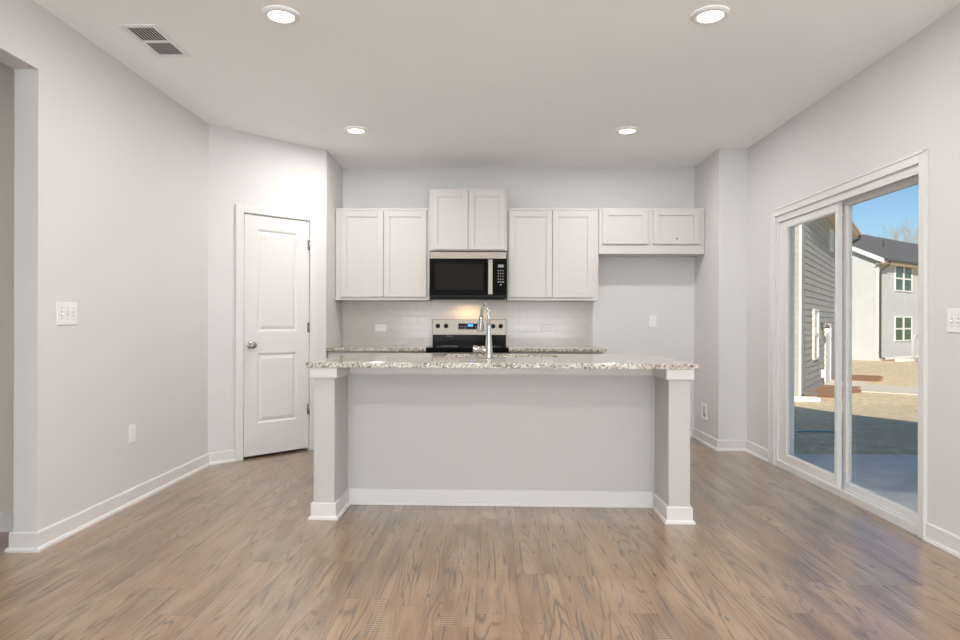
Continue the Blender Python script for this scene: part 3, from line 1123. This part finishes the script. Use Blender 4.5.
bm = bmesh.new()
xs_ = [XO + .3 * 0 + i * .5 for i in range(0, 30)] + [XO + 15 + i * 3 for i in range(0, 22)]
ys_ = [-4 + i * .5 for i in range(0, 56)] + [24 + i * 3 for i in range(0, 24)]
grid = [[bm.verts.new((x, y, gz(x, y))) for y in ys_] for x in xs_]
for i in range(len(xs_) - 1):
    for j in range(len(ys_) - 1):
        fc_ = bm.faces.new((grid[i][j], grid[i + 1][j], grid[i + 1][j + 1], grid[i][j + 1]))
        fc_.smooth = True
me = bpy.data.meshes.new('lawn')
bm.to_mesh(me)
bm.free()
me.materials.append(M['lawn'])
lawn = bpy.data.objects.new('lawn', me)
COL.objects.link(lawn)
tag(lawn, 'dormant straw-coloured lawn sloping away behind the patio door', 'lawn', kind='structure')
tag(MB().box(XO, 6.4, 2.4, 6.42, -.30, -.145).build('patio', 'concrete', None, .01), 'grey concrete patio slab just outside the sliding door', 'patio', kind='structure')

# grey neighbour house: origin at the near corner; local x along the long wall, local -y outward
P0 = (8.86, 18.42)
ux, uy = .558, .83
ha = math.atan2(uy, ux)


def laps(mb, x0, x1, z0, z1, e, t_=.02, holes=()):
    """lap boards on the local plane y=0, facing -y"""
    z = z0
    while z < z1 - .01:
        zt = min(z + e, z1)
        spans = [(x0, x1)]
        for (a, b, c, d_) in holes:
            if c < (z + zt) / 2 < d_:
                ns = []
                for s0, s1 in spans:
                    if b <= s0 or a >= s1:
                        ns.append((s0, s1))
                    else:
                        if s0 < a: ns.append((s0, a))
                        if b < s1: ns.append((b, s1))
                spans = ns
        for s0, s1 in spans:
            mb.poly([(s0, -t_, z), (s1, -t_, z), (s1, 0, zt), (s0, 0, zt)])
            mb.poly([(s0, 0, z), (s1, 0, z), (s1, -t_, z), (s0, -t_, z)])
        z = zt


def add_window(par, x0, x1, z0, z1, frame='trim', cols=1, rows=2, pane='pane', fw=.06, panes2=None):
    m_ = MB()
    m_.box(x0 - fw, x1 + fw, -.07, -.01, z1, z1 + fw).box(x0 - fw, x1 + fw, -.07, -.01, z0 - fw, z0)
    m_.box(x0 - fw, x0, -.07, -.01, z0, z1).box(x1, x1 + fw, -.07, -.01, z0, z1)
    for c in range(1, cols):
        xx = x0 + (x1 - x0) * c / cols
        m_.box(xx - fw, xx + fw, -.07, -.01, z0, z1)
    zc = (z0 + z1) / 2
    if rows == 2:
        m_.box(x0, x1, -.065, -.01, zc - .045, zc + .045)
    fr_ = m_.build('window_frame', frame, par)
    for c in range(cols):
        a = x0 + (x1 - x0) * c / cols + (fw if c else 0)
        b = x0 + (x1 - x0) * (c + 1) / cols - (fw if c < cols - 1 else 0)
        for r_ in range(rows):
            za = z0 + (z1 - z0) * r_ / rows
            zb = z0 + (z1 - z0) * (r_ + 1) / rows
            MB().box(a, b, -.030, -.02, za, zb).build('pane', (panes2 if (panes2 and r_ == 1) else pane), fr_)


def house_tri(name, label, loc, rz, length, depth, zb, ze, pitch, mat, e, ov):
    t_ = thing(name, label, 'house', (loc[0], loc[1], GZ0), rz)
    return t_


hA = thing('house', 'grey lap-sided neighbour house close behind the patio lawn', 'house', (P0[0], P0[1], GZ0), ha)
zE = 5.03 - GZ0           # eave height over local ground
Ln, Dp = 12.2, 9.0
m2 = MB().box(0, Ln, .001, Dp, -.1, zE + .05)
m2.build('wall_core', 'siding_grey', hA)
m2 = MB()
holesA = [(5.3, 6.95, 0, 2.12)]
laps(m2, .05, Ln - .05, .02, zE, .195, .022, holesA)
m2.build('long_wall_siding', 'siding_grey', hA, recalc=False)
m2 = MB()
laps(m2, 0, Dp, .02, zE, .195, .022)
bmesh.ops.transform(m2.bm, matrix=Matrix.Rotation(R(-90), 4, 'Z'), verts=m2.bm.verts)   # faces -x
bmesh.ops.translate(m2.bm, vec=(0, Dp, 0), verts=m2.bm.verts)
m2.build('end_wall_siding', 'siding_grey', hA, recalc=False)
m2 = MB().box(-.032, .012, -.032, .03, 0, zE)
m2.build('corner_board', 'trim', hA)
m2 = MB().box(Ln - .1, Ln + .03, -.035, .1, 0, zE)
m2.build('corner_board', 'trim', hA)
dspt = MB().box(.03, .11, -.10, -.03, .18, zE - .1).box(.03, .11, -.45, -.03, .10, .18)
dspt.build('downspout', 'spout', hA)
# roof: ridge along the long side
ov = .52
rise = .5
rd = Dp / 2
m2 = MB()
xa, xb = -.3, Ln + .35
za = zE
rt = .10
m2.poly([(xa, -ov, za), (xb, -ov, za), (xb, rd, za + (rd + ov) * rise), (xa, rd, za + (rd + ov) * rise)])
m2.poly([(xa, Dp + ov, za), (xb, Dp + ov, za), (xb, rd, za + (rd + ov) * rise), (xa, rd, za + (rd + ov) * rise)])
m2.poly([(xa, -ov, za + rt), (xb, -ov, za + rt), (xb, rd, za + rt + (rd + ov) * rise), (xa, rd, za + rt + (rd + ov) * rise)])
m2.poly([(xa, Dp + ov, za + rt), (xb, Dp + ov, za + rt), (xb, rd, za + rt + (rd + ov) * rise), (xa, rd, za + rt + (rd + ov) * rise)])
m2.build('roof', 'shingle', hA, recalc=False)
for xg in (0, Ln):
    MB().poly([(xg, 0, zE), (xg, Dp, zE), (xg, rd, zE + rd * rise)]).build('gable_siding', 'siding_grey', hA, recalc=False)
m2 = MB().box(xa, xb, -ov, 0, za - .03, za - .005)
m2.build('soffit', 'soffit', hA)
m2 = MB().box(xa, xb, -ov - .02, -ov, za - .05, za + .10)
m2.build('fascia', 'trim', hA)
m2 = MB().box(xa, xb, -ov - .12, -ov - .02, za + .0, za + .10)
m2.build('gutter', 'soffit', hA)
m2 = MB().tube([(xb - .5, -ov - .07, za), (xb - .5, -ov - .05, za - .16), (xb - .55, -.15, za - .40), (xb - .55, -.07, za - .6), (xb - .55, -.07, .1)], .055, 8)
m2.build('downspout', 'gutter', hA)
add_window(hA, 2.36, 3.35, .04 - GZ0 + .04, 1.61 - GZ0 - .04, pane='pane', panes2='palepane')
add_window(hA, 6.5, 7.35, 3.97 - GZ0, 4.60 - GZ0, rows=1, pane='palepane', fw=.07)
m2 = MB().box(5.3, 5.42, -.05, 0, 0, 2.12).box(6.83, 6.95, -.05, 0, 0, 2.12).box(5.3, 6.95, -.05, 0, 2.02, 2.14)
m2.build('door_casing', 'trim', hA)
dd = MB().box(5.42, 6.83, -.02, -.001, .02, 2.02).build('back_door', 'trim', hA)
MB().lathe([(0, -.06), (.03, -.05), (.03, -.02)], (5.52, 0, .95), 'Y', 10).build('door_knob', 'gutter', dd)
m2 = MB().box(4.42, 4.56, -.05, -.02, 1.88, 2.14).tube([(4.49, -.05, 2.08), (4.49, -.16, 2.12), (4.49, -.18, 2.05)], .015, 6)
m2.lathe([(.03, .0), (.085, -.10), (.09, -.12)], (4.49, -.18, 2.08), 'Z', 12)
ln_ = m2.build('wall_lantern', 'gutter', hA)
MB().lathe([(0, 0), (.06, -.03), (.06, -.14), (0, -.17)], (4.49, -.18, 1.98), 'Z', 12).build('bulb', 'bulb', ln_)
MB().box(4.35, 4.62, -.16, -.02, .28, .55).build('utility_box', 'trim', hA)

# white two-storey neighbour further back
C0 = (22.57, 37.6)
hb = math.atan2(.60, .80)
hB = thing('house', 'white lap-sided two-storey house with charcoal roof in the distance', 'house', (C0[0], C0[1], GZ0), hb)
zE2 = 4.93 - GZ0
Lb, Db = 22.0, 11.2
rd = Db / 2
rise = .5
MB().box(0, Lb, .001, Db, -.2, zE2).build('wall_core', 'siding_white', hB)
m2 = MB()
laps(m2, 0.06, Lb, .15, zE2, .17, .016)
m2.build('long_wall_siding', 'siding_white', hB, recalc=False)
m2 = MB()
laps(m2, 0, Db - .06, .15, zE2, .17, .016)
bmesh.ops.transform(m2.bm, matrix=Matrix.Rotation(R(-90), 4, 'Z'), verts=m2.bm.verts)
bmesh.ops.translate(m2.bm, vec=(0, Db, 0), verts=m2.bm.verts)
m2.build('end_wall_siding', 'siding_white', hB, recalc=False)
m2 = MB()
z = 0
while z < rd * rise - .05:
    y0_ = z / rise
    zt = min(z + .17, rd * rise)
    y1_ = zt / rise
    m2.poly([(-.016, y0_, zE2 + z), (-.016, Db - y0_, zE2 + z), (0, Db - y1_, zE2 + zt), (0, y1_, zE2 + zt)])
    m2.poly([(0, y0_, zE2 + z), (0, Db - y0_, zE2 + z), (-.016, Db - y0_, zE2 + z), (-.016, y0_, zE2 + z)])
    z = zt
m2.build('gable_siding', 'siding_white', hB, recalc=False)
MB().box(-.03, .08, -.03, .08, .1, zE2).build('corner_board', 'trim', hB)
ov, og = .45, .35
za = zE2 - ov * rise + .12
m2 = MB()
pts_up = lambda y: za + (y + ov) * rise
for (y0_, z0_) in ((-ov, za), (Db + ov, za)):
    zr = za + (rd + ov) * rise
    for dz in (0, .12):
        m2.poly([(-og, y0_, z0_ + dz), (Lb, y0_, z0_ + dz), (Lb, rd, zr + dz), (-og, rd, zr + dz)])
m2.build('roof', 'shingle', hB, recalc=False)
m2 = MB()
zr = za + (rd + ov) * rise
for (ya, yb_) in ((-ov, rd), (Db + ov, rd)):
    for xx in (-og - .03, -og):
        m2.poly([(xx, ya, za - .14), (xx, yb_, zr - .14), (xx, yb_, zr + .13), (xx, ya, za + .13)])
m2.poly([(-og - .03, -ov, za - .14), (-og, -ov, za - .14), (-og, -ov, za + .13), (-og - .03, -ov, za + .13)])
m2.poly([(-og - .03, -ov, za - .14), (0, -ov, za - .14), (0, rd, zr - .14), (-og - .03, rd, zr - .14)])
m2.build('rake_board', 'trim', hB, recalc=False)
MB().box(-og, Lb, -ov, 0, za - .16, za - .13).build('soffit', 'soffit', hB)
MB().box(-og - .02, Lb, -ov - .03, -ov, za - .15, za + .05).build('fascia', 'soffit', hB)
MB().box(-og, Lb, -ov - .14, -ov - .03, za - .02, za + .10).build('gutter', 'gutter', hB)
m2 = MB().tube([(.3, -ov - .08, za), (.3, -ov - .05, za - .15), (.12, -.10, za - .55), (.12, -.08, za - .8), (.12, -.08, .2), (.2, -.3, .1)], .06, 8)
m2.build('downspout', 'gutter', hB)
MB().box(0, Lb, -.04, .01, -.1, .16).build('foundation', 'concrete', hB)
add_window(hB, 2.25, 4.6, 3.25 - GZ0, 4.66 - GZ0, cols=2, fw=.08)
add_window(hB, 2.25, 4.6, .22 - GZ0, 1.58 - GZ0, cols=2, fw=.08)
add_window(hB, 8.5, 10.6, 3.25 - GZ0, 4.66 - GZ0, cols=2, fw=.08)
MB().tube([(7.0, rd * .45, pts_up(rd * .45)), (7.0, rd * .45, pts_up(rd * .45) + .55)], .07, 8).build('roof_vent', 'gutter', hB)


def blob(name, pts, z, mat, label, cat):
    """flat bed with a slightly raised surface"""
    m_ = MB()
    m_.prism(pts, z - .10, z + .02)
    return tag(m_.build(name, mat), label, cat, kind='stuff' if mat == 'mulch' else None)


def UA(t_, n_):
    """point by grey house: t_ along wall, n_ outward"""
    return (P0[0] + ux * t_ + uy * n_, P0[1] + uy * t_ - ux * n_)


def irregular(fn, t0, t1, n0, n1, seed, k=12):
    rnd = random.Random(seed)
    out = []
    for i in range(k):
        out.append(fn(t0 + (t1 - t0) * i / (k - 1), n1 + rnd.uniform(-.15, .15)))
    return [fn(t0, n0)] + out + [fn(t1, n0)]


blob('mulch_bed', irregular(UA, .3, 4.6, .05, 1.2, 4), GZ0, 'mulch', 'reddish mulch bed at the foot of the grey house', 'mulch')
blob('mulch_bed', irregular(UA, 7.2, 10.4, .05, 1.6, 7), GZ0, 'mulch', 'reddish mulch bed beyond the concrete walk at the grey house end', 'mulch')


def UB(t_, n_):
    return (C0[0] + .8 * t_ + .6 * n_, C0[1] + .6 * t_ - .8 * n_)


blob('mulch_bed', irregular(UB, .3, 12, .05, .55, 9, 20), GZ0, 'mulch', 'thin mulch strip along the base of the distant white house', 'mulch')
m_ = MB()
m_.prism([UA(2.95, 1.0), UA(2.95, 16), UA(5.75, 16), UA(5.75, 1.3), UA(7.0, 1.2), UA(7.0, .05), UA(4.7, .05), UA(4.6, 1.0)], GZ0 - .08, GZ0 + .015)
tag(m_.build('walkway', mat_noisy('walkway_concrete', (.72, .66, .57), (.80, .73, .64), 5, .85, .1, .004)), 'pale concrete walkway crossing the lawn from the grey house door', 'path', kind='structure')
sb = thing('splash_block', 'low grey concrete splash block under the downspout of the grey house', 'splash block', (8.42, 17.75, GZ0), R(-6))
MB().box(-.25, .55, -.20, .0, 0, .06).box(-.25, .55, -.25, -.20, 0, .11).box(-.25, .55, .0, .05, 0, .11).build('tray', 'concrete', sb, .01)
sb = thing('splash_block', 'small concrete splash block at the corner of the distant white house', 'splash block', (*UB(.5, 1.0), GZ0), hb)
MB().box(-.4, 1.4, -.3, .15, 0, .12).build('tray', 'concrete', sb, .01)

# blue hose lying in the shaded grass
hp = [(4.30, 9.0), (4.42, 9.12), (4.60, 9.15), (4.80, 9.05), (4.92, 8.9)]
pth = []
for i in range(len(hp) - 1):
    for k_ in range(5):
        a = k_ / 5
        x = hp[i][0] * (1 - a) + hp[i + 1][0] * a
        y = hp[i][1] * (1 - a) + hp[i + 1][1] * a
        pth.append((x, y, gz(x, y) + .012))
tag(MB().tube(pth, .011, 8).build('garden_hose', 'hose'), 'thin blue hose lying across the shaded lawn', 'hose')

# bare trees behind the white house


def tree(loc, h, seed, label):
    rnd = random.Random(seed)
    m_ = MB()

    def branch(p, d_, ln, r, lev):
        pts_ = [p]
        q_ = p.copy()
        dd_ = d_.copy()
        n_ = 4
        for _ in range(n_):
            dd_ = (dd_ + Vector((rnd.uniform(-.14, .14), rnd.uniform(-.14, .14), rnd.uniform(-.02, .12)))).normalized()
            q_ = q_ + dd_ * ln / n_
            pts_.append(q_.copy())
        m_.tube(pts_, [r * (1 - .55 * i / n_) for i in range(n_ + 1)], 5 if lev < 2 else 3, False)
        if lev >= 5: return
        for c in range(3 if lev else 4):
            k_ = rnd.choice([2, 3, 4, 4]) if lev else rnd.choice([3, 4])
            b_ = pts_[k_]
            az = rnd.uniform(0, 6.283)
            sp = rnd.uniform(.35, .75)
            nd = (dd_ + Vector((math.cos(az) * sp, math.sin(az) * sp, .1))).normalized()
            branch(b_.copy(), nd, ln * rnd.uniform(.55, .75), max(.012, r * .45), lev + 1)
    t_ = thing('bare_tree', label, 'tree', loc, 0, 'bare trees behind the white house')
    branch(Vector((0, 0, 0)), Vector((0, 0, 1)), h * .42, h * .018, 0)
    m_.build('branches', 'bark', t_, recalc=False)


tree((44.0, 66.0, GZ0), 13.6, 5, 'tall bare winter tree behind the roof at the right edge of the glass')
tree((40.0, 64.0, GZ0), 12.2, 8, 'bare winter tree rising over the middle of the charcoal roof')
tree((36.5, 62.5, GZ0), 10.6, 13, 'smallest bare winter tree peeking over the left of the roof')
tree((52.5, 72.0, GZ0), 14.0, 21, 'bare winter tree mostly hidden by the door frame')
